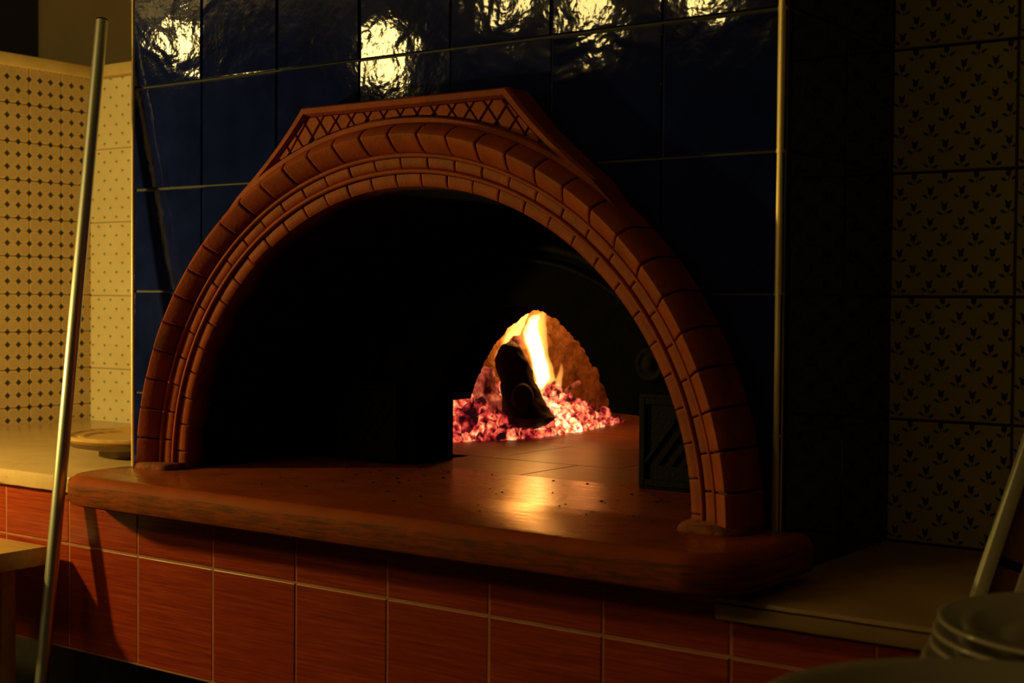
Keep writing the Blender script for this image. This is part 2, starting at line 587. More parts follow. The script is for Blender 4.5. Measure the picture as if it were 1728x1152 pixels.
# --- oven shape constants
AC, AZ = 0.735, -0.935           # arch centre x, hearth level
AA, AB = 0.540, 0.511            # inner half width and height
HZ = AZ


def ell_top(x, grow):
    a, b = AA + grow, AB + grow
    t = (x - AC) / a
    return None if abs(t) >= 1 else AZ + b * sqrt(1 - t * t)


def oven_cut(x0, x1, z0, z1):
    g = 0.055
    xs = sorted(set([x0, x1] + [x for x in (AC - AA - g, AC + AA + g) if x0 < x < x1] + [x0 + (x1 - x0) * k / 10 for k in range(11)]))
    strips, whole = [], True
    for xa, xb in zip(xs, xs[1:]):
        def low(x, other):
            e = ell_top(x, g)
            return z0 if e is None else max(z0, min(e, z1))
        za, zb = low(xa, xb), low(xb, xa)
        xm = (xa + xb) / 2
        em = ell_top(xm, g)
        if em is not None and em > z0:
            whole = False
        if za >= z1 - 1e-4 and zb >= z1 - 1e-4:
            continue
        strips.append((xa, xb, za, zb, z1))
    if whole:
        return 'full'
    return strips or None


ST = dict(kind='structure')
TOP = 1.0                        # ceiling level

# front wall of the oven block, blue tiles
mb = MB()
xs = [0.0] + [AC + (AA + 0.060) * sin(-pi / 2 + pi * k / 40) for k in range(41)] + [1.40]
for xa, xb in zip(xs, xs[1:]):
    def low(x):
        e = ell_top(x, 0.060)
        return -1.05 if e is None else e
    za, zb = low(xa), low(xb)
    if xa == 0.0 or xb == 1.40:
        za = zb = -1.05
    mb.add([(x, y, z) for y in (0.0008, 0.05) for x, z in ((xa, za), (xb, zb), (xb, TOP), (xa, TOP))],
           [(0, 1, 2, 3), (4, 5, 6, 7), (0, 1, 5, 4), (2, 3, 7, 6), (0, 3, 7, 4), (1, 2, 6, 5)])
wf = mb.build('wall_front', GROUT_DARK, **ST)
tile_wall(wf, BLUE, (0, 0.005, 0), (1, 0, 0), (0, 0, 1), (0, -1, 0), range(0, 7), range(-6, 5), 0.2, 0.004,
          (0.0, 1.40), (-1.0, TOP), 0.008, radians(0.38), oven_cut, rng=random.Random(21))
# its right-hand return
ws = MB().box(1.35, 1.4005, 0.06, 0.42, -1.05, TOP).build('wall_side', GROUT_DARK, **ST)
tile_wall(ws, BLUE, (1.395, 0.003, 0), (0, 1, 0), (0, 0, 1), (1, 0, 0), range(0, 3), range(-6, 5), 0.2, 0.004,
          (0.0, 0.40), (-1.0, TOP), 0.008, radians(0.3), rng=random.Random(5))
# left-hand return, cream like its neighbour
MB().box(0.0, 0.05, 0.055, 0.66, -1.05, TOP).build('wall_return', PAINT, **ST)
# corner strips
t1 = MB()
t1.loft([[(1.3905 + 0.0085 * cos(a), 0.0035 - 0.0085 * sin(a), z) for a in [pi * k / 8 - pi / 8 for k in range(0, 10)]] + [(1.3905, 0.01, z)] for z in (-1.0, TOP)])
auto_smooth(t1.build('trim_1', BRASS, **ST))
t2 = MB()
t2.loft([[(0.001 + 0.004 * cos(a), -0.001 - 0.005 * sin(a), z) for a in [pi * k / 8 for k in range(0, 9)]] + [(0.001, 0.01, z)] for z in (-0.95, TOP)])
auto_smooth(t2.build('trim_2', BRASS, **ST))

# back wall on the right, tulip tiles
wb = MB().box(1.38, 3.4, 0.403, 0.45, -1.05, TOP).build('wall_back', GROUT_BROWN, **ST)
tile_wall(wb, FLOWER, (1.4, 0.405, -0.0008), (1, 0, 0), (0, 0, 1), (0, -1, 0), range(0, 3), range(-5, 5), 0.2, 0.0045,
          (0.0, 0.6), (-1.0, TOP), 0.006, radians(0.15), rng=random.Random(8))

# rear half wall on the left, cream sprig tiles
wr = MB().box(-1.03, -0.0, 0.648, 0.72, -1.05, -0.012).build('wall_rear', GROUT_CREAM, **ST)
tile_wall(wr, CREAM, (-0.977, 0.650, -0.0062), (1, 0, 0), (0, 0, 1), (0, -1, 0), range(0, 5), range(-5, 0), 0.2, 0.002,
          (0.0, 0.97), (-0.95, -0.008), 0.006, radians(0.1), rng=random.Random(9))
# left half wall, small diamond tiles
wl = MB().box(-1.05, -0.977, 0.10, 0.72, -1.05, -0.008).build('wall_left', GROUT_BROWN, **ST)
tile_wall(wl, DOTS, (-0.979, 0.648, -0.0048), (0, -1, 0), (0, 0, 1), (1, 0, 0), range(0, 5), range(-10, 0), 0.1, 0.0012,
          (0.0, 0.5), (-0.955, -0.004), 0.006, radians(0.1), rng=random.Random(10))
# painted ledge on top of both half walls
lg = MB().box(-1.075, -0.958, 0.10, 0.74, -0.010, 0.022, 0.004)
auto_smooth(lg.build('trim_3', PAINT, **ST))
lg = MB().box(-0.958, -0.005, 0.630, 0.74, -0.0115, 0.0205, 0.004)
auto_smooth(lg.build('trim_4', PAINT, **ST))

# plaster pier behind the half walls, rounded corner
rr = []
x0, x1, y0, y1, rad = -1.66, -0.60, 0.92, 1.5, 0.10
ring = [(x0 + rad - rad * sin(a), y0 + rad - rad * cos(a)) for a in [pi / 2 - pi / 2 * k / 10 for k in range(11)]] + [(x1, y0), (x1, y1), (x0, y1)]
auto_smooth(MB().loft([[(x, y, z) for x, y in ring] for z in (-1.93, TOP)]).build('wall_pier', PLASTER, **ST))

# base wall, salmon tiles, open dark recess below
wbase = MB().box(-0.62, 1.384, -0.1520, -0.05, -1.285, -0.985).box(1.384, 3.0, -0.1520, -0.05, -1.285, -1.034).build('wall_base', GROUT_RED, **ST)
tile_wall(wbase, SALMON, (-0.0007, -0.147, -1.083), (1, 0, 0), (0, 0, 1), (0, -1, 0), range(-3, 7), range(-1, 1), 0.2, 0.0026,
          (-0.6, 1.3993), (-0.2, 0.098), 0.006, radians(0.15), rng=random.Random(31))
tile_wall(wbase, SALMON, (-0.0007, -0.147, -1.083), (1, 0, 0), (0, 0, 1), (0, -1, 0), range(7, 11), range(-1, 1), 0.2, 0.0026,
          (1.3993, 2.2), (-0.2, 0.049), 0.006, radians(0.15), rng=random.Random(32))
MB().box(-1.05, 3.0, 0.30, 0.36, -1.93, -1.05).build('wall_recess', VOID, **ST)
MB().box(-4.5, 4.0, -6.0, 1.6, -2.0, -1.93).build('floor', FLOORM, **ST)
MB().box(-4.5, 4.0, -6.0, 1.6, TOP, TOP + 0.06).build('ceiling', CEIL, **ST)

# ------------------------------------------------------------------ the oven
oven = empty('pizza_oven', (AC, 0.0, HZ), label='wood-fired oven with moulded terracotta arch and red hearth set in blue tiles', category='oven')
INV = Vector((AC, 0.0, HZ))


def opart(mb, name, m, parent=oven, smooth=False, **props):
    """build with the oven's own origin kept at scene zero so that textures run through"""
    return mb.build(name, m, parent, smooth, loc=(-INV if parent is oven else (0, 0, 0)), **props)


def P(th, r, q):
    """point on the arch: th from 0 (right foot) to pi (left foot), r outwards from the inner edge, q towards the room"""
    return Vector((AC + (AA + r) * cos(th), -q, AZ + (AB + r) * sin(th)))


def sweep(prof, t0, t1, n, shrink=None):
    rings = []
    for k in range(n + 1):
        th = t0 + (t1 - t0) * k / n
        pr = prof
        if shrink and k in (0, n):
            pr = shrink
        rings.append([P(th, r, q) for r, q in pr])
    return rings


# backing body of the arch
body = MB().loft(sweep([(0.001, -0.02), (0.001, 0.030), (0.024, 0.0345), (0.049, 0.0440), (0.056, 0.056), (0.080, 0.0765), (0.094, 0.064), (0.0975, 0.05), (0.098, 0.004), (0.06, -0.02)], -0.02, pi + 0.02, 96))
arch = opart(body, 'arch_surround', TERRA_DARK, smooth=False)
auto_smooth(arch, 50)
NB = 32
SH = 0.0030
def shrunk(p):
    """end section of a brick: its front rounded back a little"""
    return [(rr, q - 0.0011 if q > 0.034 else q) for rr, q in p]


outer_p = [(0.0525, 0.030), (0.0525, 0.056), (0.0560, 0.0650), (0.0660, 0.0755), (0.0770, 0.0845), (0.0805, 0.0860), (0.0835, 0.0845), (0.0925, 0.0755), (0.0985, 0.0635), (0.1000, 0.050), (0.1000, 0.003), (0.07, 0.003)]
mid_p = [(0.0275, 0.026), (0.0275, 0.0435), (0.031, 0.0480), (0.038, 0.0505), (0.0445, 0.0515), (0.0460, 0.046), (0.0460, 0.030)]
inn_p = [(-0.0005, 0.000), (-0.0005, 0.034), (0.003, 0.038), (0.011, 0.0405), (0.0190, 0.0415), (0.0208, 0.037), (0.0208, 0.020)]
outer_s, mid_s, inn_s = shrunk(outer_p), shrunk(mid_p), shrunk(inn_p)
for row, (pf, sf, nm, off, gap) in enumerate(((outer_p, outer_s, 'outer_brick', 0.0, 0.0062), (mid_p, mid_s, 'middle_brick', 0.0, 0.0040), (inn_p, inn_s, 'inner_brick', 0.35, 0.0040))):
    st = pi / NB
    edges = [0.0] + [st * (k + off) for k in range(1 if off == 0 else 0, NB + (0 if off == 0 else 1)) if 0.02 < st * (k + off) < pi - 0.02] + [pi]
    for a, b in zip(edges, edges[1:]):
        g0 = gap / 2 if a > 0 else 0
        g1 = gap / 2 if b < pi else 0
        jr = random.uniform(-0.0008, 0.0008)
        pj = [(r, q + jr if q > 0.035 else q) for r, q in pf]
        sj = [(r, q + jr if q > 0.035 else q) for r, q in sf]
        t0, t1 = a + g0, b - g1
        rings = [[P(t0, r, q) for r, q in sj]]
        e = 0.003
        for d in (e, e + 0.003):
            rings.append([P(t0 + d, r, q) for r, q in pj])
        for k in (1, 2):
            rings.append([P(t0 + (t1 - t0) * k / 3, r, q) for r, q in pj])
        for d in (e + 0.003, e):
            rings.append([P(t1 - d, r, q) for r, q in pj])
        rings.append([P(t1, r, q) for r, q in sj])
        o = MB().loft(rings).build(nm, TERRA, arch)
        auto_smooth(o, 38)
for r0, q0, nm in ((0.0495, 0.0565, 'outer_rib'), (0.0243, 0.0475, 'inner_rib')):
    prof = [(r0 + 0.0042 * cos(a), q0 - 0.004 + 0.0058 * sin(a)) for a in [2 * pi * k / 10 for k in range(10)]]
    MB().loft(sweep(prof, 0.0, pi, 96)).build(nm, TERRA, arch, True)
# mortar at the feet
for sgn in (-1, 1):
    xc = AC + sgn * (AA + 0.050)
    rings = []
    for zz, gr in ((HZ - 0.002, 0.007), (HZ + 0.004, 0.004), (HZ + 0.008, 0.001), (HZ + 0.011, -0.002)):
        ring = []
        for k in range(36):
            a = 2 * pi * k / 36
            ca, sa = cos(a), sin(a)
            ex = 0.050 * (abs(ca) ** 0.5) * (1 if ca > 0 else -1)
            ey = 0.052 * (abs(sa) ** 0.5) * (1 if sa > 0 else -1)
            jit = gr * (0.75 + 0.7 * noise.noise(Vector((ca * 2, sa * 2, sgn * 3 + zz * 40))))
            dirv = Vector((ex, ey, 0)).normalized() * jit
            ring.append((xc + ex + dirv.x, -0.040 + ey * 0.96 + dirv.y, zz))
        rings.append(ring)
    MB().loft(rings).build('foot_mortar', TERRA_CEM, arch, True)

# keystone panel above the arch
KZ0, KZ1 = -0.282, -0.382
KT, KB = 0.218, 0.300
kq = 0.058


def kx(z, s, ins=0.0):
    t = (KZ0 - z) / (KZ0 - KZ1)
    return AC + s * (KT + (KB - KT) * (t + 0.22 * t * t * (1 if t > 0 else 0)) - ins)


def arc_z(x, r):
    a, b = AA + r, AB + r
    return AZ + b * sqrt(max(0, 1 - ((x - AC) / a) ** 2))


def kpoly(ins_top, ins_side, r, n=40):
    """closed outline: along the top, then back along the arc"""
    zt = KZ0 - ins_top
    # lower corner where side meets arc
    lo = KZ0
    z = zt
    while z > -0.46:
        if arc_z(kx(z, 1, ins_side), r) >= z:
            break
        z -= 0.0005
    xr = kx(z, 1, ins_side)
    arc = []
    for k in range(n + 1):
        x = xr + (2 * AC - 2 * xr) * k / n
        arc.append((x, arc_z(x, r)))
    side_r = [(kx(zt + (z - zt) * k / 6, 1, ins_side), zt + (z - zt) * k / 6) for k in range(6)]
    side_l = [(2 * AC - x, zz) for x, zz in reversed(side_r)]
    top = [(side_l[-1][0] + (side_r[0][0] - side_l[-1][0]) * k / 12, zt) for k in range(1, 12)]
    return side_r + arc + side_l + top


def k3(poly, q):
    return [Vector((x, -q, z)) for x, z in poly]


key = MB()
o0, o1, i0, i1 = kpoly(-0.001, -0.004, 0.094), kpoly(0.002, 0.002, 0.1010), kpoly(0.011, 0.013, 0.1085), kpoly(0.015, 0.020, 0.1115)
rings = [k3(o0, 0.002), k3(o0, kq - 0.004), k3(o1, kq + 0.002), k3(i0, kq + 0.002), k3(i1, kq - 0.010)]
nk = len(o0)
key.loft(rings, True, False)
# recessed ground, joined column by column between arc and top
keyo = opart(key, 'keystone', TERRA)
auto_smooth(keyo, 30)
g = MB()
N = 60
gx0, gx1 = 2 * AC - max(x for x, z in i1), max(x for x, z in i1)
cols = []
zt = KZ0 - 0.015
for k in range(N + 1):
    x = gx0 + (gx1 - gx0) * k / N
    zl = arc_z(x, 0.1115)
    zh = zt
    # side limit
    z = zt
    while z > zl and abs(x - AC) > kx(z, 1, 0.020) - AC:
        z -= 0.001
    cols.append((x, min(zl, z), z))
for (xa, la, ha), (xb, lb, hb) in zip(cols, cols[1:]):
    g.add([(xa, -(kq - 0.0105), la), (xb, -(kq - 0.0105), lb), (xb, -(kq - 0.0105), hb), (xa, -(kq - 0.0105), ha)], [(0, 1, 2, 3)])
g.build('panel_ground', TERRA_DARK, keyo)


def clip(poly, a, b, c):
    """keep a*x + b*z + c >= 0"""
    out = []
    for i in range(len(poly)):
        p, q = poly[i], poly[(i + 1) % len(poly)]
        dp, dq = a * p[0] + b * p[1] + c, a * q[0] + b * q[1] + c
        if dp >= 0:
            out.append(p)
        if dp * dq < 0:
            t = dp / (dp - dq)
            out.append((p[0] + (q[0] - p[0]) * t, p[1] + (q[1] - p[1]) * t))
    return out


dw, dh = 0.036, 0.046
for i in range(-16, 17):
    for j in range(-8, 9):
        if (i + j) % 2:
            continue
        cx, cz = AC + i * dw / 2, KZ0 - 0.05 + j * dh / 2
        s_ = 0.90
        poly = [(cx + dw / 2 * s_, cz), (cx, cz + dh / 2 * s_), (cx - dw / 2 * s_, cz), (cx, cz - dh / 2 * s_)]
        poly = clip(poly, 0, -1, zt - 0.0015)
        for sg in (1, -1):
            xa, xb = kx(zt, sg, 0.022), kx(KZ1, sg, 0.022)
            nx, nz = (KZ1 - zt), -(xb - xa)
            if nx * (AC - xa) + nz * (-0.34 - zt) < 0:
                nx, nz = -nx, -nz
            if len(poly) > 2:
                poly = clip(poly, nx, nz, -(nx * xa + nz * zt))
        if len(poly) < 3:
            continue
        mx = sum(p[0] for p in poly) / len(poly)
        z_ = arc_z(mx, 0.1135)
        sl = (arc_z(mx + 0.001, 0.1135) - arc_z(mx - 0.001, 0.1135)) / 0.002
        poly = clip(poly, -sl, 1, -(z_ - sl * mx))
        if len(poly) < 3:
            continue
        ar = abs(sum(poly[k][0] * poly[(k + 1) % len(poly)][1] - poly[(k + 1) % len(poly)][0] * poly[k][1] for k in range(len(poly)))) / 2
        if ar < 4e-5:
            continue
        mz = sum(p[1] for p in poly) / len(poly)
        ins = [(mx + (p[0] - mx) * 0.9, mz + (p[1] - mz) * 0.9) for p in poly]
        MB().loft([k3(poly, kq - 0.0108), k3(poly, kq - 0.0070), k3(ins, kq - 0.0055)]).build('lattice_piece', TERRA, keyo)

# sooty barrel between the arch and the iron front
YF = 0.290
rings = []
for k in range(9):
    t = k / 8
    y = -0.030 + (YF + 0.005 + 0.030) * t
    rings.append([Vector((AC + (AA - 0.0005 - 0.03 * t) * cos(th), y, AZ + (AB - 0.0005 - 0.03 * t) * sin(th))) for th in [pi * i / 64 for i in range(65)]])
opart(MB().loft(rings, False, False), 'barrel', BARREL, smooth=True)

# hearth slab: bullnosed front with round corners, stub running in to the iron front
hs = MB()


def slab_ring(ins, z):
    x0, x1, y0, r = 0.062 + ins, 1.448 - ins, -0.245 + ins, 0.085
    pts = [(x0, 0.0, z)]
    for k in range(11):
        a = pi + (pi / 2) * k / 10
        pts.append((x0 + r + r * cos(a), y0 + r + r * sin(a), z))
    for k in range(11):
        a = 1.5 * pi + (pi / 2) * k / 10
        pts.append((x1 - r + r * cos(a), y0 + r + r * sin(a), z))
    pts.append((x1, 0.0, z))
    return [Vector(p) for p in pts]


hs.loft([slab_ring(i, z) for i, z in ((0.012, -0.990), (0.003, -0.986), (0.0, -0.979), (0.0, -0.953), (0.003, -0.944), (0.010, -0.937), (0.018, -0.935))])
hs.add([(0.17, 0.0, HZ), (1.30, 0.0, HZ), (1.30, YF, HZ), (0.17, YF, HZ), (0.17, 0.0, -0.985), (1.30, 0.0, -0.985), (1.30, YF, -0.985), (0.17, YF, -0.985)],
       [(0, 1, 2, 3), (4, 5, 6, 7), (0, 3, 7, 4), (1, 2, 6, 5), (2, 3, 7, 6)])
slab = opart(hs, 'hearth_slab', SLAB)
auto_smooth(slab, 40)
# mortar crumbs and soot flakes lying on the slab
fl = MB()
rg = random.Random(4)
for k in range(46):
    cx, cy = rg.uniform(0.35, 1.2), rg.uniform(-0.12, 0.28)
    r = rg.uniform(0.0012, 0.0036)
    a0 = rg.uniform(0, 6)
    base = [(cx + r * rg.uniform(0.6, 1.6) * cos(a0 + 1.26 * i), cy + r * rg.uniform(0.6, 1.4) * sin(a0 + 1.26 * i), HZ + 0.0002) for i in range(5)]
    fl.loft([base, [((p[0] + cx) / 2, (p[1] + cy) / 2, HZ + 0.0016) for p in base]])
opart(fl, 'soot_flakes', SOOT, kind='stuff')

# floor of the chamber: pavers
hf = opart(MB().box(0.06, 1.34, YF, 1.72, -0.985, -0.942), 'oven_floor', VOID)
edges_y = [YF + 0.001, 0.490, 0.79, 1.09, 1.39, 1.69]
for r, (ya, yb) in enumerate(zip(edges_y, edges_y[1:])):
    xs = [0.47, 0.74, 1.01] if r == 0 else [x for x in [0.07] + [0.10 + 0.30 * k + (0.13 if r % 2 else 0.0) for k in range(5)] + [1.335] if x < 1.336]
    for xa, xb in zip(xs, xs[1:]):
        o = MB().box(0.0, xb - xa - 0.002, 0.0, yb - ya - 0.0025, 0, 0.0075, 0.0016).build('paver', PAVER, hf, loc=(xa, ya, -0.9425))

# iron front with the ragged oven mouth
MC = 0.735


def hole_outline(jag, seed):
    half = [(0.265, 0.0), (0.265, 0.060), (0.265, 0.123), (0.235, 0.125), (0.2035, 0.126), (0.190, 0.160), (0.172, 0.195), (0.145, 0.235), (0.112, 0.268), (0.075, 0.293), (0.035, 0.311), (0.0, 0.318)]
    pts = []
    for (xa, za), (xb, zb) in zip(half, half[1:]):
        L = sqrt((xb - xa) ** 2 + (zb - za) ** 2)
        n = max(1, int(L / 0.004))
        for k in range(n):
            t = k / n
            pts.append((xa + (xb - xa) * t, za + (zb - za) * t))
    pts.append(half[-1])
    full = [(MC + x, HZ + z) for x, z in pts] + [(MC - min(x, 0.248), HZ + z) for x, z in reversed(pts[:-1])]
    out = []
    for i, (x, z) in enumerate(full):
        h = z - HZ
        j = jag if h > 0.127 else jag * 0.15
        nv = noise.noise(Vector((x * 70, z * 70, seed))) + 0.7 * noise.noise(Vector((x * 190, z * 190, seed + 5)))
        d = Vector((x - MC, z - (HZ + 0.1)))
        d = d.normalized() if d.length > 0 else d
        out.append((x + d.x * nv * j, z + d.y * nv * j if h > 0.001 else z))
    return out


hf_f, hf_b = hole_outline(0.0052, 1), hole_outline(0.0030, 4)
nh = len(hf_f)
outl = []
for k in range(nh):
    th = pi * k / (nh - 1)
    outl.append((AC + (AA - 0.028) * cos(th), AZ + (AB - 0.028) * sin(th)))
fr = MB()
YB = 0.410
fr.loft([[Vector((x, YB, z)) for x, z in outl], [Vector((x, YF, z)) for x, z in outl], [Vector((x, YF, z)) for x, z in hf_f],
         [Vector((x, (YF + YB) / 2, z)) for x, z in hole_outline(0.002, 9)], [Vector((x, YB, z)) for x, z in hf_b], [Vector((x, YB, z)) for x, z in outl]], False, False)
front = opart(fr, 'oven_mouth', SOOT)
for rr_, w in ((0.425, 0.010), (0.398, 0.006)):
    prof_r = []
    for k in range(49):
        th = pi * k / 48
        prof_r.append([Vector((AC + (rr_ + w * cos(a)) * cos(th), YF - 0.004 - 0.010 * max(0, sin(a)), AZ + (rr_ + w * cos(a)) * sin(th))) for a in [2 * pi * i / 8 for i in range(8)]])
    MB().loft(prof_r).build('arch_moulding', IRON, front, True)
for sg in (-1, 1):
    xa, xb = (AC + sg * 0.270, AC + sg * 0.435)
    xa, xb = min(xa, xb), max(xa, xb)
    jb = MB().box(xa, xb, YF - 0.020, YF - 0.001, HZ, HZ + 0.165, 0.003)
    bars = [(xa + 0.004, xa + 0.016, HZ + 0.006, HZ + 0.158), (xb - 0.016, xb - 0.004, HZ + 0.006, HZ + 0.158), (xa + 0.016, xb - 0.016, HZ + 0.006, HZ + 0.018), (xa + 0.016, xb - 0.016, HZ + 0.146, HZ + 0.158)]
    for b in bars:
        jb.box(b[0], b[1], YF - 0.0265, YF - 0.019, b[2], b[3], 0.002)
    for k in range(4):
        cxk, czk = xa + 0.043 + 0.026 * k, HZ + 0.082
        T = Matrix.Translation((cxk, YF - 0.0225, czk)) @ Matrix.Rotation(radians(38), 4, 'Y')
        jb.box(-0.0025, 0.0025, -0.003, 0.003, -0.048, 0.048, 0.0, T)
    jb.build('jamb_panel', IRON, front)
    T = Matrix.Translation((AC + sg * 0.285, YF - 0.002, HZ + 0.215)) @ Matrix.Rotation(pi / 2, 4, 'X')
    ro = MB()
    ro.lathe([(0.028, 0.0), (0.031, 0.005), (0.027, 0.010), (0.022, 0.006), (0.012, 0.006), (0.008, 0.012), (0.001, 0.013)], 24, T)
    ro.build('roundel', IRON, front, True)

# dome of the chamber, rough refractory
DC, DR, DRY, DHt = (0.725, 0.95), 0.635, 0.71, 0.53
rings = []
for i in range(81):
    ph = (pi / 2) * i / 80
    ring = []
    for k in range(260):
        a = 2 * pi * k / 260
        d = Vector((cos(a) * cos(ph), sin(a) * cos(ph), sin(ph)))
        nz = noise.noise(d * 20) * 0.010 + noise.noise(d * 42) * 0.012 + noise.noise(d * 85) * 0.009
        r = DR + nz
        y = DC[1] + d.y * (DRY + nz)
        ring.append(Vector((DC[0] + d.x * r, max(y, 0.408), HZ - 0.012 + d.z * DHt * (1 + nz * 0.6))))
    rings.append(ring)
dm = MB().loft(rings, True, False)
dm.f = [f for f in dm.f if not all(dm.v[i].y <= 0.4081 for i in f)]
opart(dm, 'dome', DOME, smooth=True)

# ------------------------------------------------------------------ the fire
def front_x(y):
    pts = [(0.50, 0.20), (0.70, 0.275), (0.80, 0.325), (0.90, 0.350), (1.00, 0.345), (1.10, 0.335), (1.23, 0.315), (1.40, 0.27), (1.60, 0.20)]
    for (ya, xa), (yb, xb) in zip(pts, pts[1:]):
        if ya <= y <= yb:
            return xa + (xb - xa) * (y - ya) / (yb - ya)
    return 0.2


def heap(x, y):
    d = front_x(y) - x
    if d < 0:
        return 0.0
    k = 0.40 + 0.25 * max(0.0, min(1.0, (y - 0.95) / 0.15))
    return min(0.15, k * d)


def in_dome(x, y, m=0.05):
    return ((x - DC[0]) / (DR - m)) ** 2 + ((y - DC[1]) / (DRY - m)) ** 2 < 1 and y > 0.47


ab = MB()
gx = [0.02 + 0.34 * i / 24 for i in range(25)]
gy = [0.50 + 1.05 * j / 40 for j in range(41)]
idx, vv, ff = {}, [], []
for j, y in enumerate(gy):
    for i, x in enumerate(gx):
        h = heap(x, y)
        vv.append((x, y, HZ + max(0.0, h - 0.010) + (0.006 * noise.noise(Vector((x * 40, y * 40, 0))) if h > 0.012 else -0.004)))
for j in range(40):
    for i in range(24):
        ff.append((j * 25 + i, j * 25 + i + 1, (j + 1) * 25 + i + 1, (j + 1) * 25 + i))
ab.add(vv, ff)
ab.build('ash_heap', ASHBED, None, True, kind='stuff', label='bed of ash and embers under the glowing coals', category='ash')


def coal_mesh(seed, m):
    bm = bmesh.new()
    bmesh.ops.create_icosphere(bm, subdivisions=2, radius=1.0)
    for v in bm.verts:
        d = v.co.normalized()
        k = 1 + 0.42 * noise.noise(d * 1.5 + Vector((seed * 7.1, 0, 0))) + 0.22 * noise.noise(d * 3.5 + Vector((0, seed * 3.3, 0)))
        v.co = Vector((d.x * 1.15, d.y, d.z * 0.85)) * k
    me = bpy.data.meshes.new('coal')
    bm.to_mesh(me)
    bm.free()
    me.materials.append(m)
    me.polygons.foreach_set('use_smooth', [True] * len(me.polygons))
    return me


meshes = {m.name: [coal_mesh(s + 11 * i, m) for s in range(5)] for i, m in enumerate((COAL_HOT, COAL_MID, COAL_DULL, COAL_WHITE))}
rg = random.Random(12)
placed = []
tries = 0
while len(placed) < 215 and tries < 12000:
    tries += 1
    y = rg.uniform(0.62, 1.50)
    x = front_x(y) + 0.012 - abs(rg.gauss(0, 0.11))
    if not in_dome(x, y, 0.03) or x < 0.03:
        continue
    d = front_x(y) - x
    r = rg.uniform(0.010, 0.019) if y > 0.98 else rg.uniform(0.012, 0.024)
    if d < 0.02:
        r *= 0.75
    z = HZ + max(0.0, heap(x, y) - 0.004) + r * 0.50
    if any((x - a) ** 2 + (y - b) ** 2 + (z - c) ** 2 < (0.82 * (r + s)) ** 2 for a, b, c, s in placed):
        continue
    placed.append((x, y, z, r))
for k, (x, y, z, r) in enumerate(placed):
    u = rg.random()
    hot = (x - 0.29) ** 2 + (y - 1.08) ** 2
    if hot < 0.0042:
        m = COAL_WHITE
    elif hot < 0.025:
        m = COAL_HOT
    else:
        m = COAL_HOT if u < 0.42 else COAL_MID if u < 0.78 else COAL_DULL
    lab, grp = {'coal_white_hot': ('yellow-white hot coal at the brightest spot of the ember heap', 'white-hot coals of the fire'),
                'coal_hot': ('bright orange-red glowing coal in the ember heap inside the oven mouth', 'bright glowing coals of the fire'),
                'coal_warm': ('dim red glowing coal in the ember heap inside the oven mouth', 'dim red coals of the fire'),
                'coal_dull': ('mostly blackened coal with red cracks in the ember heap', 'blackened coals of the fire')}[m.name]
    o = obj('coal', rg.choice(meshes[m.name]), None, (x, y, z), label=lab, category='coal', group=grp)
    o.rotation_euler = (rg.uniform(0, 6), rg.uniform(0, 6), rg.uniform(0, 6))
    o.scale = (r, r * rg.uniform(0.8, 1.2), r * rg.uniform(0.8, 1.1))
o = obj('coal', coal_mesh(3, COAL_DULL), None, (0.262, 0.745, HZ + 0.040), label='big dark grey-crusted coal at the left front of the ember heap', category='coal', group='blackened coals of the fire')
o.scale = (0.027, 0.026, 0.026)


def rough_log(rings_def, name, m, seed, amp, **props):
    """rings_def: (centre, half width along the picture, half depth)"""
    rings = []
    for i, (c, w, d, tilt) in enumerate(rings_def):
        ring = []
        for k in range(28):
            a = 2 * pi * k / 28
            sx = (abs(cos(a)) ** 0.75) * (1 if cos(a) > 0 else -1)
            sy = (abs(sin(a)) ** 0.75) * (1 if sin(a) > 0 else -1)
            nz = 1 + amp * noise.noise(Vector((cos(a) * 1.7, sin(a) * 1.7, i * 0.45 + seed)))
            ring.append(Vector((c[0] + LX.x * w * sx * nz + LY.x * d * sy * nz, c[1] + LX.y * w * sx * nz + LY.y * d * sy * nz, c[2] + tilt * sx)))
        rings.append(ring)
    # refine between rings
    fine = []
    for a, b in zip(rings, rings[1:]):
        for t in (0, 0.25, 0.5, 0.75):
            fine.append([p.lerp(q, t) + Vector((noise.noise(p.lerp(q, t) * 60 + Vector((seed, 0, 0))), 0, noise.noise(p.lerp(q, t) * 60))) * 0.006 for p, q in zip(a, b)])
    fine.append(rings[-1])
    o = MB().loft(fine).build(name, m, None, **props)
    return auto_smooth(o, 45)


LX = Vector((0.80, 0.60, 0)).normalized()        # across the line of sight
LY = Vector((-0.60, 0.80, 0)).normalized()       # along it


ly = 0.915
# (x, z, half width) in the upright plane y = ly
rows = [(0.2634, -0.7125, 0.0132), (0.2633, -0.7211, 0.0273), (0.2643, -0.7440, 0.0405), (0.2715, -0.7723, 0.0492), (0.2868, -0.8075, 0.0498), (0.2983, -0.8397, 0.0558), (0.3124, -0.8703, 0.0659), (0.3236, -0.8896, 0.0734), (0.3147, -0.9072, 0.0537), (0.3049, -0.9220, 0.0261)]
defs = []
for x_, z_, w_ in rows:
    c = Vector((x_, ly, z_))
    w = w_ * 0.86
    defs.append((c, w, max(0.012, min(0.05, w * 0.9)), 0.0))
lo = defs[-1][0].z
log_o = rough_log(defs, 'charred_log', CHAR, 3.0, 0.12, label='charred black log standing tilted in the middle of the fire', category='log')
cf = MB()
cc = Vector((0.3357, 0.868, -0.8413))
ringsc = []
for rr_, dz in ((0.034, 0.012), (0.030, 0.0), (0.024, -0.003), (0.006, -0.001)):
    ringsc.append([cc + LX * rr_ * cos(a) * 0.8 + Vector((0, 0, 1)) * rr_ * sin(a) * 1.05 + LY * dz for a in [2 * pi * k / 20 for k in range(20)]])
cf.loft(ringsc)
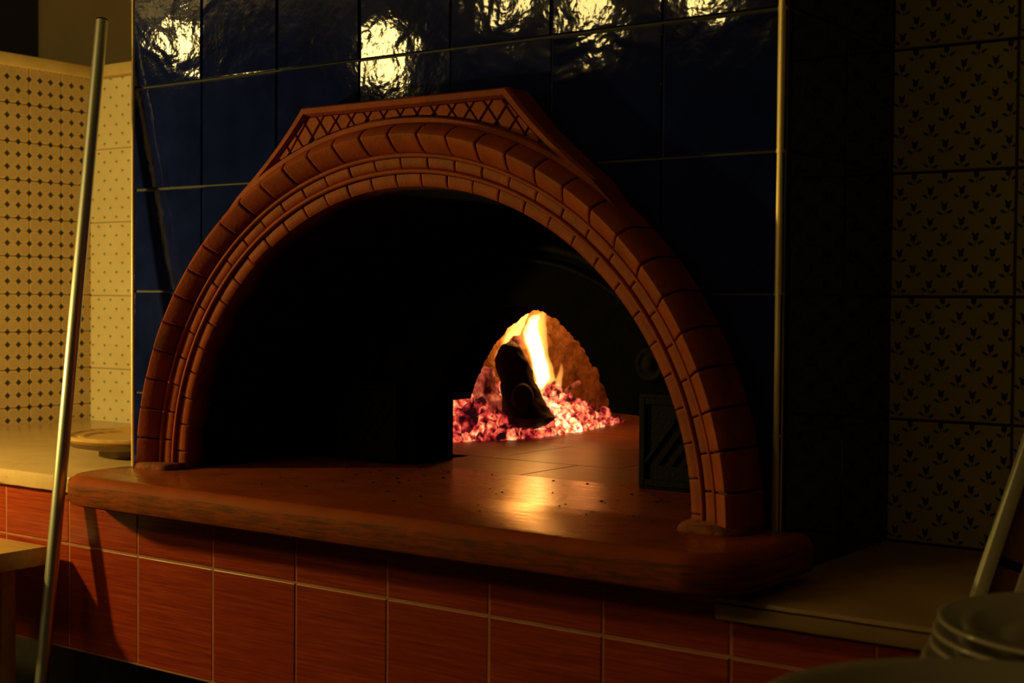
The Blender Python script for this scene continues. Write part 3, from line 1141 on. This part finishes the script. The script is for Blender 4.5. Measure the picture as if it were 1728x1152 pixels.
auto_smooth(cf.build('knot', CHAR, log_o, label='round knot end facing the room'))


def ash_piece(name, rows, y, depth, seed, label):
    defs = []
    for x_, z_, w_ in rows:
        w = w_ * 0.86
        defs.append((Vector((x_, y, z_)), w, min(depth, w), 0.0))
    return rough_log(defs, name, ASHLOG, seed, 0.2, label=label, category='log')


ash_piece('burning_log', [(0.2084, -0.6981, 0.0109), (0.2075, -0.7069, 0.0173), (0.2050, -0.7218, 0.0182), (0.2034, -0.7485, 0.0200), (0.2060, -0.8225, 0.0255), (0.2104, -0.9038, 0.0291)], 1.02, 0.02, 5.0, 'ash-pale log burning upright behind the charred log')
ash_piece('split_log', [(0.1805, -0.7730, 0.0073), (0.1805, -0.7788, 0.0182), (0.1787, -0.7906, 0.0255), (0.1780, -0.8125, 0.0318), (0.1773, -0.8373, 0.0364), (0.1900, -0.8571, 0.0453), (0.2067, -0.8912, 0.0433)], 0.93, 0.04, 9.0, 'glowing split log piece left of the charred log')
stick = MB().tube([(0.3041, 1.1000, -0.8368), (0.3269, 1.1000, -0.8209), (0.3444, 1.1000, -0.8128)], [0.006, 0.005, 0.006], 8)
stick.build('ember_stick', ASHLOG, None, True, label='short glowing stick poking up right of the flames', category='stick')


def flame(name, y, rows, m, depth, label, seed, parent=None):
    """rows: (x, z, half width) in the upright plane y"""
    rings = []
    n = 20
    P_ = []
    for ra, rb in zip(rows, rows[1:]):
        for k in range(5):
            P_.append(tuple(a + (b - a) * k / 5 for a, b in zip(ra, rb)))
    P_.append(rows[-1])
    for x_, z_, w in P_:
        c = Vector((x_ + 0.0028 * noise.noise(Vector((z_ * 50, seed, 0))), y, z_))
        rings.append([c + Vector((w * cos(2 * pi * k / n), 0, 0)) + Vector((0.59, -0.81, 0)) * min(depth, w * 1.2) * sin(2 * pi * k / n) for k in range(n)])
    o = MB().loft(rings).build(name, m, parent, True)
    if label:
        o['label'] = label
        o['category'] = 'flame'
        o['group'] = 'flames of the fire'
    return o


f1 = flame('flame', 1.10, [(0.2258, -0.8522, 0.0046), (0.2291, -0.8250, 0.0191), (0.2388, -0.8096, 0.0345), (0.2312, -0.7798, 0.0346), (0.2200, -0.7501, 0.0311), (0.2085, -0.7128, 0.0385), (0.1979, -0.6753, 0.0469), (0.1901, -0.6377, 0.0507), (0.1814, -0.6000, 0.0499), (0.1774, -0.5547, 0.0388), (0.1752, -0.5094, 0.0185), (0.1750, -0.4867, 0.0037)], FLAME_O, 0.035, 'tall bright flame rising behind the charred log to the dome', 1.0)
flame('flame_core', 1.10, [(0.2265, -0.8326, 0.0073), (0.2335, -0.8068, 0.0218), (0.2268, -0.7800, 0.0246), (0.2182, -0.7502, 0.0219), (0.2032, -0.7129, 0.0257), (0.1880, -0.6755, 0.0295), (0.1875, -0.6377, 0.0369), (0.1779, -0.6000, 0.0315), (0.1757, -0.5547, 0.0185)], FLAME_Y, 0.025, None, 2.0, f1)
f2 = flame('flame', 1.06, [(0.1171, -0.7703, 0.0263), (0.1241, -0.7367, 0.0450), (0.1349, -0.7062, 0.0523), (0.1571, -0.6756, 0.0445), (0.1772, -0.6453, 0.0387), (0.1879, -0.6078, 0.0349), (0.1931, -0.5704, 0.0220), (0.1948, -0.5480, 0.0055)], FLAME_B, 0.05, 'broad yellow flame left of the tall one, above the charred log', 3.0)
flame('flame', 1.13, [(0.2606, -0.8280, 0.0109), (0.2640, -0.8098, 0.0108), (0.2666, -0.7947, 0.0081), (0.2700, -0.7765, 0.0045), (0.2708, -0.7674, 0.0018)], FLAME_T, 0.012, 'small pointed flame at the far right of the fire', 4.0)
flame('flame', 1.06, [(0.2534, -0.8549, 0.0117), (0.2523, -0.8372, 0.0090), (0.2521, -0.8149, 0.0054), (0.2520, -0.8045, 0.0018)], FLAME_T, 0.012, 'short flame lick beside the right foot of the charred log', 5.0)

# ------------------------------------------------------------------ countertops
def counter(name, x0, x1, yb, z0, z1, label, m, lip):
    mb = MB()
    prof = [(-0.158, z0), (-0.166, z0 + 0.003), (-0.168, z0 + 0.008)] + ([(-0.168, z1 - 0.0105), (-0.160, z1 - 0.0100), (-0.160, z1 - 0.0078)] if lip else []) + [(-0.168, z1 - 0.007), (-0.166, z1 - 0.002), (-0.160, z1), (yb, z1), (yb, z0)]
    n = int((x1 - x0) / 0.02)
    rings = []
    for k in range(n + 1):
        x = x0 + (x1 - x0) * k / n
        rings.append([Vector((x, y + (0.0012 * noise.noise(Vector((x * 30, z * 200, 1))) if y < -0.15 else 0), z + (0.0007 * noise.noise(Vector((x * 40, 3, 7))) if y < -0.15 else 0))) for y, z in prof])
    mb.loft(rings)
    return auto_smooth(mb.build(name, m, None, label=label, category='countertop'), 40)


c1 = counter('countertop', -0.97, 0.058, 0.644, -0.985, -0.951, 'yellowed marble countertop on the left under the wooden plate', MARBLE, False)
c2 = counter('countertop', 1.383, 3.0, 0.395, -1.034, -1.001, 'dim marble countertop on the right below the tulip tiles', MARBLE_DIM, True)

# ------------------------------------------------------------------ wooden plate on a foot
pl = empty('wooden_plate', (-0.165, 0.150, -0.951), label='round wooden serving plate on a low foot on the left countertop', category='plate')
auto_smooth(MB().lathe([(0.0, 0.034), (0.148, 0.034), (0.157, 0.041), (0.158, 0.046), (0.155, 0.0485), (0.146, 0.0480), (0.141, 0.0445), (0.128, 0.0425), (0.124, 0.0450), (0.116, 0.0450), (0.110, 0.041), (0.0, 0.040)], 64).build('top', WOODPLATE, pl), 25)
auto_smooth(MB().lathe([(0.0, 0.0185), (0.112, 0.0185), (0.140, 0.024), (0.1545, 0.034), (0.148, 0.0345), (0.0, 0.0345)], 64).build('underside', WOODUNDER, pl), 25)
auto_smooth(MB().lathe([(0.0, 0.0), (0.083, 0.0), (0.084, 0.002), (0.084, 0.0185), (0.0, 0.0185)], 48).build('foot', WOODUNDER, pl, label='dark round foot of the plate'), 25)

# ------------------------------------------------------------------ wooden table at far left
tb = empty('wooden_table', (-0.42, -0.275, -1.93), label='plain narrow wooden table in the lower left corner before the salmon tiles', category='table')
off = Vector((0.42, 0.275, 1.93))


def tpart(mb, name, m):
    return auto_smooth(mb.build(name, m, tb, loc=off))


tpart(MB().box(-0.82, -0.021, -0.365, -0.185, -1.121, -1.085, 0.003), 'tabletop', TABLEW)
for xa in (-0.80, -0.132):
    for ya in (-0.280, -0.232):
        tpart(MB().box(xa, xa + 0.032, ya, ya + 0.032, -1.93, -1.116, 0.003), 'leg', TABLEW)
tpart(MB().box(-0.76, -0.098, -0.235, -0.220, -1.170, -1.116, 0.002), 'apron', TABLEW)

# ------------------------------------------------------------------ long steel pole leaning on the counter
A_, B_ = Vector((-0.0538, -0.035, -0.0650)), Vector((0.0488, -0.250, -1.3214))
dirp = (B_ - A_).normalized()
C_ = A_ + dirp * ((-1.927 - A_.z) / dirp.z)
po = empty('steel_pole', (C_.x, C_.y, -1.93), label='long steel pole leaning upright between the left counter and the hearth', category='pole')
ofs = -Vector((C_.x, C_.y, -1.93))
pts = [C_.lerp(A_, k / 16) for k in range(17)]
auto_smooth(MB().tube(pts, 0.0123, 28).build('tube', STEEL, po, loc=ofs), 40)
auto_smooth(MB().tube([A_ - dirp * 0.0005, A_ - dirp * 0.003, A_ - dirp * 0.0035], [0.0118, 0.0112, 0.006], 28).build('end_cap', IRON, po, loc=ofs, label='dark cap closing the top end'), 40)

# ------------------------------------------------------------------ steel edged wooden rack leaning at the right
rk = empty('steel_rack', (1.70, 0.02, -1.001), label='steel-edged wooden rack leaning against the right side by the plates', category='rack')
top, bot = Vector((1.754, 0.10, -0.62)), Vector((1.667, -0.005, -0.9965))
ax = (top - bot).normalized()
side = Vector((0.86, 0.5, 0))
side = (side - ax * side.dot(ax)).normalized()
nor = ax.cross(side).normalized()
L = (top - bot).length
RM = Matrix((side, nor, ax)).transposed().to_4x4()
RM.translation = bot
for o0_, nm in ((0.0, 'rail'), (0.048, 'rail')):
    rb = MB()
    rb.box(o0_, o0_ + 0.0165, -0.012, 0.012, 0.0, L, 0.0018, RM)
    auto_smooth(rb.build(nm, RAIL, rk, loc=(-1.70, -0.02, 1.001)))
wp = MB().box(0.0165, 0.048, -0.006, 0.006, 0.004, L - 0.004, 0.0015, RM)
auto_smooth(wp.build('slat', RACKW, rk, loc=(-1.70, -0.02, 1.001)))
for h in (0.055, 0.165, 0.28):
    MB().box(0.0165, 0.048, -0.0085, 0.0085, h, h + 0.012, 0.001, RM).build('crossbar', IRON, rk, loc=(-1.70, -0.02, 1.001))

# ------------------------------------------------------------------ service table with crockery, lower right
st = empty('service_table', (2.15, -0.72, -1.93), label='steel service table under the white crockery', category='table')
so = -Vector((2.15, -0.72, -1.93))
auto_smooth(MB().box(1.83, 2.45, -1.06, -0.36, -1.015, -0.985, 0.003).build('tabletop', STEEL, st, loc=so))
for xa in (1.87, 2.40):
    for ya in (-1.03, -0.42):
        auto_smooth(MB().tube([(xa, ya, -1.93), (xa, ya, -1.015)], 0.016, 16).build('leg', STEEL, st, loc=so), 40)


def plate_profile(R, H):
    return [(0.0, 0.004), (R * 0.50, 0.004), (R * 0.52, 0.0), (R * 0.56, 0.0), (R * 0.58, 0.004), (R * 0.74, H * 0.42), (R * 0.985, H * 0.86), (R, H * 0.94), (R * 0.998, H), (R * 0.985, H * 1.02),
            (R * 0.96, H * 0.99), (R * 0.76, H * 0.66), (R * 0.70, H * 0.48), (R * 0.60, 0.0085), (0.0, 0.0085)]


pm_ = MB().lathe(plate_profile(0.15, 0.0235), 72)
pme = mesh('dinner_plate', pm_.v, pm_.f, CERAMIC, True)
offs = [(-0.016, -0.004), (-0.020, 0.002), (-0.013, -0.002), (-0.008, 0.003), (-0.004, 0.0), (0.0, 0.0)]
names = ['lowest of the stacked white dinner plates, mostly hidden', 'white dinner plate second from the bottom of the stack', 'white dinner plate third from the bottom of the stack',
         'white dinner plate third from the top of the stack', 'white dinner plate just below the top one of the stack', 'white dinner plate on top of the stack, glossy inside showing']
for k in range(6):
    obj('dinner_plate', pme, None, (1.95 + offs[k][0], -0.50 + offs[k][1], -0.985 + 0.0125 * k), label=names[k], category='plate', group='stacked white dinner plates')
bwl = MB().lathe([(0.0, 0.006), (0.085, 0.006), (0.087, 0.0), (0.095, 0.0), (0.098, 0.008), (0.135, 0.045), (0.172, 0.078), (0.180, 0.082), (0.180, 0.085), (0.176, 0.086), (0.168, 0.082),
                  (0.150, 0.069), (0.120, 0.045), (0.085, 0.016), (0.0, 0.014)], 72)
bwl.build('serving_bowl', CERAMIC, None, True, loc=(1.965, -0.85, -0.985), label='wide white serving bowl nearest the camera at the bottom edge', category='bowl')

# ------------------------------------------------------------------ pot plant in the dark beyond the half wall
pp = empty('potted_plant', (-1.80, 0.62, -0.30), label='dark leafy pot plant in the top left corner behind the half wall', category='plant')
rg = random.Random(6)
auto_smooth(MB().lathe([(0.0, 0.0), (0.10, 0.0), (0.13, 0.18), (0.14, 0.18), (0.14, 0.21), (0.12, 0.21), (0.0, 0.19)], 32).build('pot', POT, pp), 30)
for k in range(16):
    az = rg.uniform(0, 2 * pi)
    reach, hgt = rg.uniform(0.10, 0.26), rg.uniform(0.36, 0.62)
    rings_ = []
    Ln, wd = rg.uniform(0.14, 0.2), rg.uniform(0.022, 0.035)
    lf = MB()
    rows_ = []
    for i in range(9):
        t = i / 8
        w = wd * sin(pi * min(1, 0.06 + t * 0.94)) + 0.0006
        base = Vector((reach * t ** 0.8, 0, 0.19 + hgt * t - 0.22 * t * t))
        rows_.append([base + Vector((0, -w, 0.012 * (w / wd))), base + Vector((0, 0, -0.004)), base + Vector((0, w, 0.012 * (w / wd)))])
    for a, b in zip(rows_, rows_[1:]):
        lf.add(a + b, [(0, 1, 4, 3), (1, 2, 5, 4)])
    lf.build('leaf', LEAF, pp, True, rot=Matrix.Rotation(az, 3, 'Z'))
MB().box(-2.1, -1.5, 0.40, 0.90, -0.34, -0.30, 0.004).build('plant_shelf', VOID, None, label='dark shelf carrying the pot plant behind the half wall', category='shelf')
MB().box(-2.1, -1.5, 0.40, 0.90, -1.93, -0.34).build('wall_shelf_pier', VOID, **ST)

# ------------------------------------------------------------------ lift everything so that the floor lies at zero
for o in S.objects:
    if o.parent is None and o.type not in ('CAMERA', 'LIGHT'):
        o.location.z += UP
